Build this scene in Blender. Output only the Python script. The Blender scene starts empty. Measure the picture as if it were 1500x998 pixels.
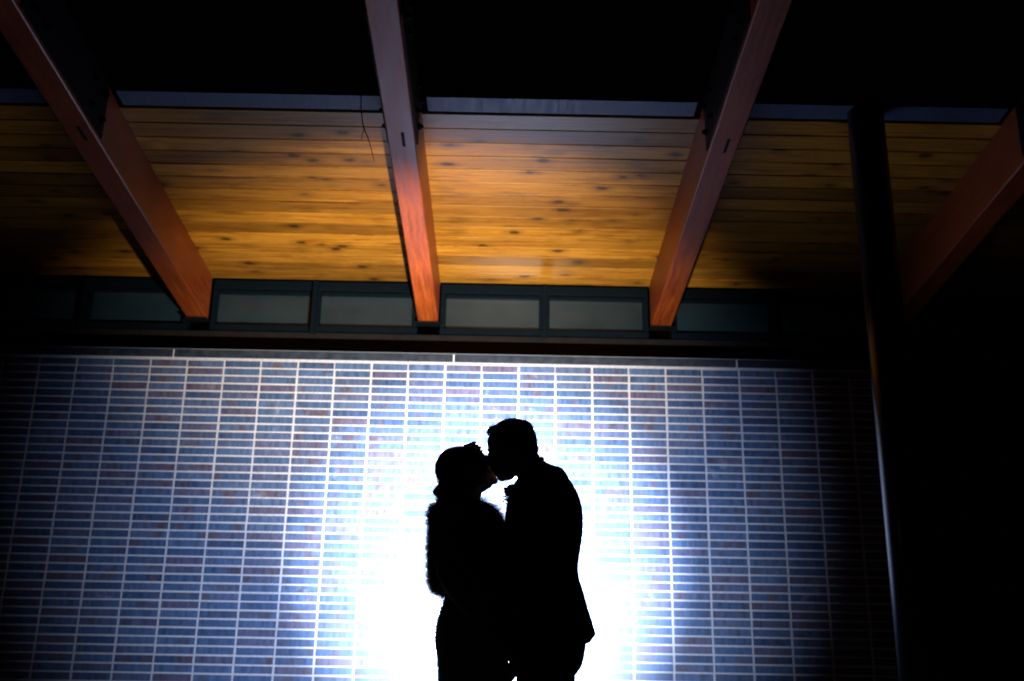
import bpy, bmesh, math, random
from mathutils import Vector, Matrix, Euler

random.seed(11)
SC = bpy.context.scene
COL = SC.collection

# ------------------------------------------------------------------ camera
FPX, PITCH, ROLL, YAW = 1701.38, 0.340765, 0.0171699, 0.00589222   # focal length in px of the 1500 px wide photo
cs, sn = math.cos, math.sin
FWD = Vector((sn(YAW) * cs(PITCH), cs(YAW) * cs(PITCH), sn(PITCH)))
_U0 = Vector((-sn(YAW) * sn(PITCH), -cs(YAW) * sn(PITCH), cs(PITCH)))
_R0 = Vector((cs(YAW), -sn(YAW), 0))
RGT = _R0 * cs(ROLL) + _U0 * sn(ROLL)
UPV = _U0 * cs(ROLL) - _R0 * sn(ROLL)
CAMPOS = Vector((0, 0, 0.5))
cam = bpy.data.cameras.new('camera')
cam.sensor_width = 36.0
cam.lens = 36.0 * FPX / 1500.0
cam.clip_start = 0.05
cam.clip_end = 2000
cam.dof.use_dof = True
cam.dof.focus_distance = 4.35
cam.dof.aperture_fstop = 3.2
cam_ob = bpy.data.objects.new('camera', cam)
COL.objects.link(cam_ob)
cam_ob.matrix_world = Matrix(((RGT.x, UPV.x, -FWD.x, CAMPOS.x), (RGT.y, UPV.y, -FWD.y, CAMPOS.y),
                              (RGT.z, UPV.z, -FWD.z, CAMPOS.z), (0, 0, 0, 1)))
SC.camera = cam_ob

# ------------------------------------------------------------------ world: a moonless night
world = bpy.data.worlds.new('World')
SC.world = world
world.use_nodes = True
bg = world.node_tree.nodes['Background']
bg.inputs[0].default_value = (0.35, 0.5, 1.0, 1)
bg.inputs[1].default_value = 0.00025
SC.view_settings.view_transform = 'Standard'
SC.view_settings.look = 'None'
SC.view_settings.exposure = 0.0
SC.view_settings.gamma = 1.0
SC.render.engine = 'CYCLES'
SC.cycles.use_denoising = True
SC.cycles.max_bounces = 8
SC.cycles.diffuse_bounces = 4
SC.cycles.sample_clamp_indirect = 6.0

FLASH_POS = Vector((0.15, 5.15, 1.08))
FLASH_AIM = Vector((-0.08, 9.16, 1.92))


def ray(x, y):
    return (x - 750) / FPX * RGT - (y - 499) / FPX * UPV + FWD


def at(x, y, Y):
    r = ray(x, y)
    return CAMPOS + r * (Y / r.y)


def to_px(p):
    v = Vector(p) - CAMPOS
    d = v.dot(FWD)
    return 750 + FPX * v.dot(RGT) / d, 499 - FPX * v.dot(UPV) / d


# ------------------------------------------------------------------ material helpers
def new_mat(name):
    m = bpy.data.materials.new(name)
    m.use_nodes = True
    nt = m.node_tree
    return m, nt, nt.nodes['Principled BSDF']


def N(nt, typ, **kw):
    n = nt.nodes.new(typ)
    for k, v in kw.items():
        setattr(n, k, v)
    return n


def ramp(nt, stops, interp='LINEAR'):
    r = nt.nodes.new('ShaderNodeValToRGB')
    r.color_ramp.interpolation = interp
    el = r.color_ramp.elements
    while len(el) < len(stops):
        el.new(0.5)
    for e, (p, c) in zip(el, stops):
        e.position = p
        e.color = (c[0], c[1], c[2], 1)
    return r


def math_node(nt, op, a=None, b=None, c=None):
    n = nt.nodes.new('ShaderNodeMath')
    n.operation = op
    for i, v in enumerate((a, b, c)):
        if v is None:
            continue
        if isinstance(v, (int, float)):
            n.inputs[i].default_value = v
        else:
            nt.links.new(v, n.inputs[i])
    return n.outputs[0]


def mix_col(nt, fac, a, b, blend='MIX'):
    n = nt.nodes.new('ShaderNodeMix')
    n.data_type = 'RGBA'
    n.blend_type = blend
    for sock, v in ((n.inputs[0], fac), (n.inputs[6], a), (n.inputs[7], b)):
        if isinstance(v, (int, float)):
            sock.default_value = v
        elif isinstance(v, tuple):
            sock.default_value = (v[0], v[1], v[2], 1)
        else:
            nt.links.new(v, sock)
    return n.outputs[2]


def bump(nt, b, height, strength=0.3, dist=0.005):
    n = nt.nodes.new('ShaderNodeBump')
    n.inputs['Strength'].default_value = strength
    n.inputs['Distance'].default_value = dist
    nt.links.new(height, n.inputs['Height'])
    nt.links.new(n.outputs[0], b.inputs['Normal'])


def noisy_mat(name, c1, c2, scale=8.0, rough=0.6, metallic=0.0, stretch=(1, 1, 1), bump_s=0.2, rough2=None, spec=0.5):
    m, nt, b = new_mat(name)
    tc = N(nt, 'ShaderNodeTexCoord')
    mp = N(nt, 'ShaderNodeMapping')
    mp.inputs['Scale'].default_value = stretch
    nt.links.new(tc.outputs['Object'], mp.inputs[0])
    no = N(nt, 'ShaderNodeTexNoise')
    no.inputs['Scale'].default_value = scale
    no.inputs['Detail'].default_value = 6
    nt.links.new(mp.outputs[0], no.inputs['Vector'])
    r = ramp(nt, [(0.3, c1), (0.7, c2)])
    nt.links.new(no.outputs[0], r.inputs[0])
    nt.links.new(r.outputs[0], b.inputs['Base Color'])
    b.inputs['Roughness'].default_value = rough
    b.inputs['Metallic'].default_value = metallic
    b.inputs['Specular IOR Level'].default_value = spec
    if rough2 is not None:
        rr = ramp(nt, [(0.3, (rough,) * 3), (0.7, (rough2,) * 3)])
        nt.links.new(no.outputs[0], rr.inputs[0])
        nt.links.new(rr.outputs[0], b.inputs['Roughness'])
    if bump_s:
        bump(nt, b, no.outputs[0], bump_s, 0.003)
    return m


BW, BH = 0.3048, 0.0677      # brick module
WALL_Y = 9.163
WALL_X0 = -3.84823           # a vertical joint
WALL_TOP = 0.5 + 3.03348     # underside of the coping


def brick_material():
    m, nt, b = new_mat('glazed_brick')
    geo = N(nt, 'ShaderNodeNewGeometry')
    sep = N(nt, 'ShaderNodeSeparateXYZ')
    nt.links.new(geo.outputs['Position'], sep.inputs[0])
    ix = math_node(nt, 'FLOOR', math_node(nt, 'DIVIDE', math_node(nt, 'SUBTRACT', sep.outputs[0], WALL_X0), BW))
    iz = math_node(nt, 'FLOOR', math_node(nt, 'DIVIDE', math_node(nt, 'SUBTRACT', WALL_TOP, sep.outputs[2]), BH))
    cell = N(nt, 'ShaderNodeCombineXYZ')
    nt.links.new(ix, cell.inputs[0])
    nt.links.new(iz, cell.inputs[1])
    wn = N(nt, 'ShaderNodeTexWhiteNoise', noise_dimensions='2D')
    nt.links.new(cell.outputs[0], wn.inputs['Vector'])
    r = ramp(nt, [(0.0, (0.030, 0.056, 0.125)), (0.2, (0.046, 0.084, 0.170)), (0.45, (0.060, 0.098, 0.190)),
                  (0.66, (0.070, 0.084, 0.155)), (0.80, (0.088, 0.068, 0.112)), (0.9, (0.038, 0.070, 0.145)),
                  (1.0, (0.066, 0.106, 0.205))])
    nt.links.new(wn.outputs['Value'], r.inputs[0])
    # burnt patches that differ from brick to brick
    off = N(nt, 'ShaderNodeVectorMath', operation='MULTIPLY_ADD')
    nt.links.new(wn.outputs['Color'], off.inputs[0])
    off.inputs[1].default_value = (40, 40, 40)
    nt.links.new(geo.outputs['Position'], off.inputs[2])
    n1 = N(nt, 'ShaderNodeTexNoise')
    n1.inputs['Scale'].default_value = 7.0
    n1.inputs['Detail'].default_value = 4
    nt.links.new(off.outputs[0], n1.inputs['Vector'])
    f1 = ramp(nt, [(0.54, (0, 0, 0)), (0.68, (1, 1, 1))])
    nt.links.new(n1.outputs[0], f1.inputs[0])
    c = mix_col(nt, math_node(nt, 'MULTIPLY', f1.outputs[0], 0.75), r.outputs[0], (0.085, 0.048, 0.052))
    n2 = N(nt, 'ShaderNodeTexNoise')
    n2.inputs['Scale'].default_value = 4.0
    n2.inputs['Detail'].default_value = 8
    mp = N(nt, 'ShaderNodeMapping')
    mp.inputs['Scale'].default_value = (9, 9, 2)
    nt.links.new(off.outputs[0], mp.inputs[0])
    nt.links.new(mp.outputs[0], n2.inputs['Vector'])
    v = ramp(nt, [(0.25, (0.62, 0.62, 0.62)), (0.75, (1.3, 1.3, 1.3))])
    nt.links.new(n2.outputs[0], v.inputs[0])
    c = mix_col(nt, 1.0, c, v.outputs[0], 'MULTIPLY')
    # thin smears of mortar
    n3 = N(nt, 'ShaderNodeTexNoise')
    n3.inputs['Scale'].default_value = 5.5
    n3.inputs['Detail'].default_value = 7
    n3.inputs['Roughness'].default_value = 0.7
    nt.links.new(geo.outputs['Position'], n3.inputs['Vector'])
    f3 = ramp(nt, [(0.62, (0, 0, 0)), (0.8, (1, 1, 1))])
    nt.links.new(n3.outputs[0], f3.inputs[0])
    c = mix_col(nt, math_node(nt, 'MULTIPLY', f3.outputs[0], 0.55), c, (0.42, 0.40, 0.44))
    nt.links.new(c, b.inputs['Base Color'])
    rr = ramp(nt, [(0.3, (0.38,) * 3), (0.7, (0.6,) * 3)])
    nt.links.new(n2.outputs[0], rr.inputs[0])
    nt.links.new(rr.outputs[0], b.inputs['Roughness'])
    bump(nt, b, n2.outputs[0], 0.35, 0.003)
    return m


def wood_material(name, light, mid, dark, knots=True, rough=0.36, grain_axis='X', coat=0.0):
    m, nt, b = new_mat(name)
    tc = N(nt, 'ShaderNodeTexCoord')
    oi = N(nt, 'ShaderNodeObjectInfo')
    offs = N(nt, 'ShaderNodeVectorMath', operation='MULTIPLY_ADD')
    comb = N(nt, 'ShaderNodeCombineXYZ')
    nt.links.new(oi.outputs['Random'], comb.inputs[0])
    nt.links.new(oi.outputs['Random'], comb.inputs[1])
    r2 = math_node(nt, 'MULTIPLY', oi.outputs['Random'], 7.31)
    nt.links.new(r2, comb.inputs[2])
    nt.links.new(comb.outputs[0], offs.inputs[0])
    offs.inputs[1].default_value = (53.0, 31.0, 17.0)
    nt.links.new(tc.outputs['Object'], offs.inputs[2])
    # knots
    vor = N(nt, 'ShaderNodeTexVoronoi', feature='F1')
    vor.inputs['Scale'].default_value = 1.0
    vor.inputs['Randomness'].default_value = 1.0
    mpk = N(nt, 'ShaderNodeMapping')
    mpk.inputs['Scale'].default_value = (3.3, 5.6, 2.4) if grain_axis == 'X' else (5.6, 3.3, 2.4)
    dn = N(nt, 'ShaderNodeTexNoise')
    dn.inputs['Scale'].default_value = 14.0
    nt.links.new(offs.outputs[0], dn.inputs['Vector'])
    dv = N(nt, 'ShaderNodeVectorMath', operation='MULTIPLY_ADD')
    nt.links.new(dn.outputs['Color'], dv.inputs[0])
    dv.inputs[1].default_value = (0.05, 0.035, 0.02)
    nt.links.new(offs.outputs[0], dv.inputs[2])
    nt.links.new(dv.outputs[0], mpk.inputs[0])
    nt.links.new(mpk.outputs[0], vor.inputs['Vector'])
    knot = ramp(nt, [(0.0, (1, 1, 1)), (0.115, (0.95, 0.95, 0.95)), (0.18, (0.38, 0.38, 0.38)), (0.42, (0, 0, 0))])
    nt.links.new(vor.outputs['Distance'], knot.inputs[0])
    # grain flows round the knots
    mpg = N(nt, 'ShaderNodeMapping')
    mpg.inputs['Scale'].default_value = (1.1, 26, 26) if grain_axis == 'X' else (26, 1.1, 26)
    nt.links.new(dv.outputs[0], mpg.inputs[0])
    g = N(nt, 'ShaderNodeTexNoise')
    g.inputs['Scale'].default_value = 1.6
    g.inputs['Detail'].default_value = 7
    g.inputs['Distortion'].default_value = 0.6
    nt.links.new(mpg.outputs[0], g.inputs['Vector'])
    gr = ramp(nt, [(0.28, dark), (0.5, mid), (0.72, light)])
    nt.links.new(g.outputs[0], gr.inputs[0])
    # slow change of tone along a board and from board to board
    big = N(nt, 'ShaderNodeTexNoise')
    big.inputs['Scale'].default_value = 1.3
    nt.links.new(offs.outputs[0], big.inputs['Vector'])
    tone = math_node(nt, 'ADD', math_node(nt, 'MULTIPLY', big.outputs[0], 0.5),
                     math_node(nt, 'MULTIPLY', oi.outputs['Random'], 0.5))
    tr = ramp(nt, [(0.25, (0.52, 0.49, 0.44)), (0.75, (1.22, 1.2, 1.15))])
    nt.links.new(tone, tr.inputs[0])
    c = mix_col(nt, 1.0, gr.outputs[0], tr.outputs[0], 'MULTIPLY')
    if knots:
        # only some cells carry a knot
        wn = N(nt, 'ShaderNodeTexWhiteNoise', noise_dimensions='3D')
        nt.links.new(vor.outputs['Color'], wn.inputs['Vector'])
        pick = math_node(nt, 'GREATER_THAN', wn.outputs['Value'], 0.12)
        c = mix_col(nt, math_node(nt, 'MULTIPLY', math_node(nt, 'MULTIPLY', knot.outputs[0], pick), 0.88), c,
                    (dark[0] * 0.10, dark[1] * 0.12, dark[2] * 0.2))
    nt.links.new(c, b.inputs['Base Color'])
    rr = ramp(nt, [(0.3, (rough * 0.85,) * 3), (0.7, (min(1, rough * 1.25),) * 3)])
    nt.links.new(g.outputs[0], rr.inputs[0])
    nt.links.new(rr.outputs[0], b.inputs['Roughness'])
    b.inputs['Coat Weight'].default_value = coat
    b.inputs['Specular IOR Level'].default_value = 0.28
    b.inputs['Coat Roughness'].default_value = 0.27
    b.inputs['Coat IOR'].default_value = 1.65
    bump(nt, b, g.outputs[0], 0.25, 0.002)
    return m


M = {}
M['brick'] = brick_material()
M['mortar'] = noisy_mat('mortar', (0.40, 0.37, 0.40), (0.52, 0.48, 0.51), 30, 0.9, bump_s=0.5)
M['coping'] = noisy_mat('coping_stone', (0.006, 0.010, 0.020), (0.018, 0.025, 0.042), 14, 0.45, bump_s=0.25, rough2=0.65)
M['sealant'] = noisy_mat('joint_sealant', (0.5, 0.47, 0.5), (0.62, 0.6, 0.62), 40, 0.8)
M['board'] = wood_material('knotty_pine', (0.48, 0.222, 0.027), (0.38, 0.158, 0.015), (0.19, 0.060, 0.007), coat=0.10)
M['beam'] = wood_material('red_stained_beam', (0.38, 0.078, 0.014), (0.30, 0.056, 0.009), (0.17, 0.028, 0.006), knots=False,
                          rough=0.46, grain_axis='Y', coat=0.07)
M['frame'] = noisy_mat('window_frame_paint', (0.0014, 0.0036, 0.0060), (0.0022, 0.0052, 0.0085), 20, 0.5, bump_s=0.05, spec=0.06)
M['panel'] = noisy_mat('dark_brown_panel', (0.005, 0.0035, 0.003), (0.009, 0.006, 0.005), 9, 0.8, spec=0.15)
M['steel_black'] = noisy_mat('black_steel', (0.0025, 0.0025, 0.003), (0.004, 0.004, 0.005), 30, 0.7, bump_s=0.1, spec=0.08)
M['steel_pale'] = noisy_mat('galvanised_steel', (0.25, 0.28, 0.33), (0.36, 0.40, 0.46), 25, 0.45, 0.6)
M['channel'] = noisy_mat('blue_grey_painted_steel', (0.045, 0.060, 0.095), (0.075, 0.095, 0.14), 5, 0.42, 0.0, stretch=(9, 1, 1),
                         bump_s=0.1, rough2=0.6, spec=0.25)
M['post'] = noisy_mat('dark_painted_post', (0.003, 0.0035, 0.005), (0.005, 0.0055, 0.007), 12, 0.24, bump_s=0.03, spec=0.14)
M['roofing'] = noisy_mat('roofing_felt', (0.02, 0.02, 0.022), (0.04, 0.04, 0.042), 6, 0.9)
M['ground'] = noisy_mat('dark_paving', (0.035, 0.035, 0.04), (0.06, 0.06, 0.062), 3, 0.85, bump_s=0.4)
M['plaster'] = noisy_mat('dark_backing', (0.03, 0.03, 0.03), (0.05, 0.05, 0.05), 5, 0.9)


def glass_material():
    m, nt, b = new_mat('dusty_glass')
    tc = N(nt, 'ShaderNodeTexCoord')
    no = N(nt, 'ShaderNodeTexNoise')
    no.inputs['Scale'].default_value = 3.0
    no.inputs['Detail'].default_value = 5
    nt.links.new(tc.outputs['Object'], no.inputs['Vector'])
    r = ramp(nt, [(0.3, (0.007, 0.017, 0.023)), (0.7, (0.013, 0.026, 0.033))])
    nt.links.new(no.outputs[0], r.inputs[0])
    nt.links.new(r.outputs[0], b.inputs['Base Color'])
    b.inputs['Roughness'].default_value = 0.16
    b.inputs['IOR'].default_value = 1.6
    b.inputs['Coat Weight'].default_value = 0.12
    b.inputs['Specular IOR Level'].default_value = 0.4
    b.inputs['Coat Roughness'].default_value = 0.08
    return m


M['glass'] = glass_material()
M['skin'] = noisy_mat('skin', (0.46, 0.26, 0.18), (0.54, 0.32, 0.23), 20, 0.5, bump_s=0.05)
M['suit'] = noisy_mat('dark_suit_cloth', (0.008, 0.009, 0.013), (0.014, 0.015, 0.02), 160, 0.9, bump_s=0.15, spec=0.2)
M['shirt'] = noisy_mat('white_shirt', (0.6, 0.6, 0.6), (0.7, 0.7, 0.7), 60, 0.8)
M['hair_dark'] = noisy_mat('dark_hair', (0.012, 0.008, 0.006), (0.03, 0.02, 0.014), 60, 0.5, stretch=(1, 1, 5), bump_s=0.4)
M['dress'] = noisy_mat('beaded_lace', (0.42, 0.39, 0.36), (0.58, 0.55, 0.52), 120, 0.7, bump_s=0.5)
M['fur'] = noisy_mat('brown_fur', (0.20, 0.125, 0.085), (0.34, 0.23, 0.17), 25, 0.85, bump_s=0.0)
_nt = M['fur'].node_tree           # thin hairs let light through
_tr = _nt.nodes.new('ShaderNodeBsdfTranslucent')
_tr.inputs[0].default_value = (0.30, 0.17, 0.13, 1)
_mx = _nt.nodes.new('ShaderNodeMixShader')
_mx.inputs[0].default_value = 0.35
_nt.links.new(_nt.nodes['Principled BSDF'].outputs[0], _mx.inputs[1])
_nt.links.new(_tr.outputs[0], _mx.inputs[2])
_nt.links.new(_mx.outputs[0], _nt.nodes['Material Output'].inputs[0])
M['shoe'] = noisy_mat('black_leather', (0.01, 0.01, 0.01), (0.02, 0.02, 0.02), 20, 0.3)
M['petal'] = noisy_mat('flower_petals', (0.55, 0.45, 0.45), (0.7, 0.62, 0.6), 40, 0.7)
M['leaf'] = noisy_mat('small_leaves', (0.04, 0.07, 0.03), (0.07, 0.11, 0.05), 40, 0.6)
M['eye'] = noisy_mat('eye', (0.5, 0.48, 0.45), (0.6, 0.58, 0.55), 5, 0.2, bump_s=0)
M['twig'] = noisy_mat('dry_twig', (0.02, 0.014, 0.01), (0.04, 0.03, 0.02), 40, 0.9)
M['plastic'] = noisy_mat('black_plastic', (0.012, 0.012, 0.013), (0.02, 0.02, 0.02), 60, 0.5, bump_s=0.05)
_m, _nt, _b = new_mat('flash_lens')
_b.inputs['Base Color'].default_value = (0.9, 0.9, 0.9, 1)
_b.inputs['Emission Color'].default_value = (0.85, 0.92, 1, 1)
_b.inputs['Emission Strength'].default_value = 40
M['lens'] = _m


# ------------------------------------------------------------------ object helpers
def link(name, me, mat, parent=None, loc=(0, 0, 0)):
    o = bpy.data.objects.new(name, me)
    if mat is not None and not me.materials:
        me.materials.append(M[mat])
    COL.objects.link(o)
    o.location = loc
    if parent is not None:
        o.parent = parent
    return o


def from_bm(name, bm, mat, parent=None, loc=(0, 0, 0), smooth=False):
    bmesh.ops.recalc_face_normals(bm, faces=bm.faces)
    me = bpy.data.meshes.new(name)
    bm.to_mesh(me)
    bm.free()
    if smooth:
        for p in me.polygons:
            p.use_smooth = True
    return link(name, me, mat, parent, loc)


def empty(name, loc, label=None, cat=None, group=None):
    o = bpy.data.objects.new(name, None)
    o.empty_display_size = 0.1
    COL.objects.link(o)
    o.location = loc
    if label:
        o['label'] = label
    if cat:
        o['category'] = cat
    if group:
        o['group'] = group
    return o


def chamfer_box(bm, lo, hi, ch=0.0, shear=0.0, y_ref=0.0):
    """box; with ch the edges are bevelled. shear lifts z by shear*(y_ref - y)."""
    x0, y0, z0 = lo
    x1, y1, z1 = hi
    b2 = bmesh.new()
    vs = [b2.verts.new(v) for v in ((x0, y0, z0), (x1, y0, z0), (x1, y1, z0), (x0, y1, z0),
                                    (x0, y0, z1), (x1, y0, z1), (x1, y1, z1), (x0, y1, z1))]
    for f in ((3, 2, 1, 0), (4, 5, 6, 7), (0, 1, 5, 4), (1, 2, 6, 5), (2, 3, 7, 6), (3, 0, 4, 7)):
        b2.faces.new([vs[i] for i in f])
    if ch > 0:
        bmesh.ops.bevel(b2, geom=list(b2.edges), offset=ch, segments=1, affect='EDGES')
    if shear:
        for v in b2.verts:
            v.co.z += shear * (y_ref - v.co.y)
    me = bpy.data.meshes.new('tmp')
    b2.to_mesh(me)
    b2.free()
    bm.from_mesh(me)
    bpy.data.meshes.remove(me)


def cyl(bm, p0, p1, r0, r1=None, n=16, cap=True):
    r1 = r0 if r1 is None else r1
    p0, p1 = Vector(p0), Vector(p1)
    d = (p1 - p0).normalized()
    a = d.orthogonal().normalized()
    b = d.cross(a)
    rings = []
    for p, r in ((p0, r0), (p1, r1)):
        rings.append([bm.verts.new(p + (a * cs(t) + b * sn(t)) * r) for t in [2 * math.pi * i / n for i in range(n)]])
    for i in range(n):
        bm.faces.new((rings[0][i], rings[0][(i + 1) % n], rings[1][(i + 1) % n], rings[1][i]))
    if cap:
        bm.faces.new(rings[0][::-1])
        bm.faces.new(rings[1])


def tube(bm, pts, radii, n=12, flat=1.0, flat_axis=None):
    """closed smooth tube through pts, with round ends"""
    pts = [Vector(p) for p in pts]
    P, Rr = [], []
    for i in range(len(pts) - 1):              # a little subdivision (Catmull-Rom)
        p0 = pts[max(i - 1, 0)]
        p1, p2 = pts[i], pts[i + 1]
        p3 = pts[min(i + 2, len(pts) - 1)]
        for k in range(4):
            t = k / 4
            P.append(0.5 * ((2 * p1) + (p2 - p0) * t + (2 * p0 - 5 * p1 + 4 * p2 - p3) * t * t + (3 * p1 - p0 - 3 * p2 + p3) * t ** 3))
            Rr.append(radii[i] + (radii[i + 1] - radii[i]) * t)
    P.append(pts[-1])
    Rr.append(radii[-1])
    # rounded ends
    d0 = (P[0] - P[1]).normalized()
    d1 = (P[-1] - P[-2]).normalized()
    P = [P[0] + d0 * Rr[0] * 0.9, P[0] + d0 * Rr[0] * 0.55] + P + [P[-1] + d1 * Rr[-1] * 0.55, P[-1] + d1 * Rr[-1] * 0.9]
    Rr = [Rr[0] * 0.4, Rr[0] * 0.82] + Rr + [Rr[-1] * 0.82, Rr[-1] * 0.4]
    a = None
    rings = []
    for i, p in enumerate(P):
        d = (P[min(i + 1, len(P) - 1)] - P[max(i - 1, 0)]).normalized()
        if a is None:
            a = d.orthogonal().normalized()
        a = (a - d * a.dot(d)).normalized()
        b = d.cross(a)
        ring = []
        for k in range(n):
            t = 2 * math.pi * k / n
            o = (a * cs(t) + b * sn(t)) * Rr[i]
            if flat_axis is not None:
                fa = Vector(flat_axis).normalized()
                o -= fa * o.dot(fa) * (1 - flat)
            ring.append(bm.verts.new(p + o))
        rings.append(ring)
    for r0, r1 in zip(rings, rings[1:]):
        for k in range(n):
            bm.faces.new((r0[k], r0[(k + 1) % n], r1[(k + 1) % n], r1[k]))
    bm.faces.new(rings[0][::-1])
    bm.faces.new(rings[-1])


def ellipsoid(bm, c, r, ang=0.0, seg=18, rot=None):
    """radii r = (x, y, z); ang turns it about the Y axis (positive: from +X towards +Z)"""
    c = Vector(c)
    rm = rot if rot is not None else Matrix.Rotation(-ang, 3, 'Y')
    ret = bmesh.ops.create_uvsphere(bm, u_segments=seg, v_segments=max(8, seg * 2 // 3), radius=1.0)
    for v in ret['verts']:
        v.co = c + rm @ Vector((v.co.x * r[0], v.co.y * r[1], v.co.z * r[2]))


def loft(bm, secs, n=36):
    """secs: (center, rx, ry, power, tilt): stacked closed super-ellipse rings"""
    rings = []
    for c, rx, ry, pw, tilt in secs:
        c = Vector(c)
        ring = []
        for k in range(n):
            t = 2 * math.pi * k / n
            e = 2.0 / pw
            x = math.copysign(abs(cs(t)) ** e, cs(t)) * rx
            y = math.copysign(abs(sn(t)) ** e, sn(t)) * ry
            ring.append(bm.verts.new(c + Vector((x, y, x * tilt))))
        rings.append(ring)
    for r0, r1 in zip(rings, rings[1:]):
        for k in range(n):
            bm.faces.new((r0[k], r0[(k + 1) % n], r1[(k + 1) % n], r1[k]))
    bm.faces.new(rings[0][::-1])
    bm.faces.new(rings[-1])


def remeshed(name, bm, mat, parent, voxel=0.006, smooth_it=3, clip=None):
    """unite overlapping closed shapes into one continuous skin"""
    bmesh.ops.recalc_face_normals(bm, faces=bm.faces)
    me = bpy.data.meshes.new(name)
    bm.to_mesh(me)
    bm.free()
    o = bpy.data.objects.new(name, me)
    COL.objects.link(o)
    md = o.modifiers.new('r', 'REMESH')
    md.mode = 'VOXEL'
    md.voxel_size = voxel
    md.use_smooth_shade = True
    if smooth_it:
        s = o.modifiers.new('s', 'SMOOTH')
        s.factor = 0.5
        s.iterations = smooth_it
    dg = bpy.context.evaluated_depsgraph_get()
    me2 = bpy.data.meshes.new_from_object(o.evaluated_get(dg))
    bpy.data.objects.remove(o)
    bpy.data.meshes.remove(me)
    me2.name = name
    me2.materials.clear()
    for p in me2.polygons:
        p.use_smooth = True
    return link(name, me2, mat, parent)


# ------------------------------------------------------------------ ground
bm = bmesh.new()
g = 60.0
bm.faces.new([bm.verts.new(v) for v in ((-g, -g, 0), (g, -g, 0), (g, g, 0), (-g, g, 0))])
o = from_bm('ground', bm, 'ground')
o['kind'] = 'structure'

# ------------------------------------------------------------------ pavilion
pav = empty('pavilion', (0, WALL_Y, 0),
            'timber pavilion with red beams, knotty plank soffit, clerestory windows and brick wall', 'pavilion')


def part(name, bm, mat, label=None, parent=None, smooth=False, loc=(0, 0, 0)):
    par = parent or pav
    o = from_bm(name, bm, mat, None, loc, smooth)
    o.parent = par
    # positions are given in world space
    pw = Vector((0, 0, 0))
    q = par
    while q is not None:
        pw += q.location
        q = q.parent
    o.location = Vector(loc) - pw
    if label:
        o['label'] = label
    return o


# --- brick wall: mortar bed with bricks standing proud of it
wall_l, wall_r = WALL_X0 - 15 * BW, WALL_X0 + 23 * BW
bm = bmesh.new()
chamfer_box(bm, (wall_l, WALL_Y + 0.0045, 0.0), (wall_r, WALL_Y + 0.24, WALL_TOP - 0.003))
wall = part('brick_wall', bm, 'mortar', 'tall wall of long blue-grey bricks in straight stacked rows with pale joints')

JH, JV = 0.0145, 0.0165        # joints
bm = bmesh.new()
chamfer_box(bm, (-(BW - JV) / 2, 0, -(BH - JH) / 2), ((BW - JV) / 2, 0.05, (BH - JH) / 2), 0.0022)
bmesh.ops.recalc_face_normals(bm, faces=bm.faces)
brick_me = bpy.data.meshes.new('brick')
bm.to_mesh(brick_me)
bm.free()
brick_me.materials.append(M['brick'])
bm = bmesh.new()               # end bricks of the top course whose joints are not filled
chamfer_box(bm, (-(BW - 0.003) / 2, 0, -(BH - JH) / 2), ((BW - JV) / 2, 0.05, (BH - JH) / 2), 0.002)
bmesh.ops.recalc_face_normals(bm, faces=bm.faces)
brick_top_me = bpy.data.meshes.new('brick_top')
bm.to_mesh(brick_top_me)
bm.free()
brick_top_me.materials.append(M['brick'])

slots = []
nrows = int(WALL_TOP / BH)
for r in range(nrows):
    for c in range(-15, 23):
        x = WALL_X0 + (c + 0.5) * BW
        z = WALL_TOP - (r + 0.5) * BH - 0.004
        a = to_px((x - BW / 2, WALL_Y, z - BH / 2))
        d = to_px((x + BW / 2, WALL_Y, z + BH / 2))
        vis = a[0] > 1 and d[0] < 1290 and a[1] < 998 and not (628 < a[0] and d[0] < 850 and d[1] > 690)
        slots.append((-(abs(d[0] - a[0]) * abs(a[1] - d[1])) if vis else 1, r, c, x, z))
slots.sort()
rest = bmesh.new()
rng = random.Random(4)
for i, (key, r, c, x, z) in enumerate(slots):
    # every second joint of the top course is a hairline without mortar
    me = brick_top_me if (r == 0 and c % 2 == 0) else brick_me
    jx, jy, jz = rng.uniform(-.0016, .0016), rng.uniform(-.0022, .001), rng.uniform(-.0012, .0012)
    rot = rng.uniform(-.0045, .0045)
    if i < 300 and key < 0:
        o = bpy.data.objects.new('brick', me)
        COL.objects.link(o)
        o.parent = wall
        o.location = (x + jx, WALL_Y + jy, z + jz)
        o.rotation_euler = (rng.uniform(-.012, .012), rot, rng.uniform(-.006, .006))
    else:
        n0 = len(rest.verts)
        rest.from_mesh(me)
        rest.verts.ensure_lookup_table()
        mt = Matrix.Translation((x + jx, WALL_Y + jy, z + jz)) @ Matrix.Rotation(rot, 4, 'Y')
        for v in rest.verts[n0:]:
            v.co = mt @ v.co
wall_world = Vector((0, 0, 0))
for ch in list(wall.children):
    ch.location = ch.location - (Vector(pav.location) + Vector(wall.location))
o = part('brickwork', rest, 'brick', parent=wall)
o['kind'] = 'stuff'

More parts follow.
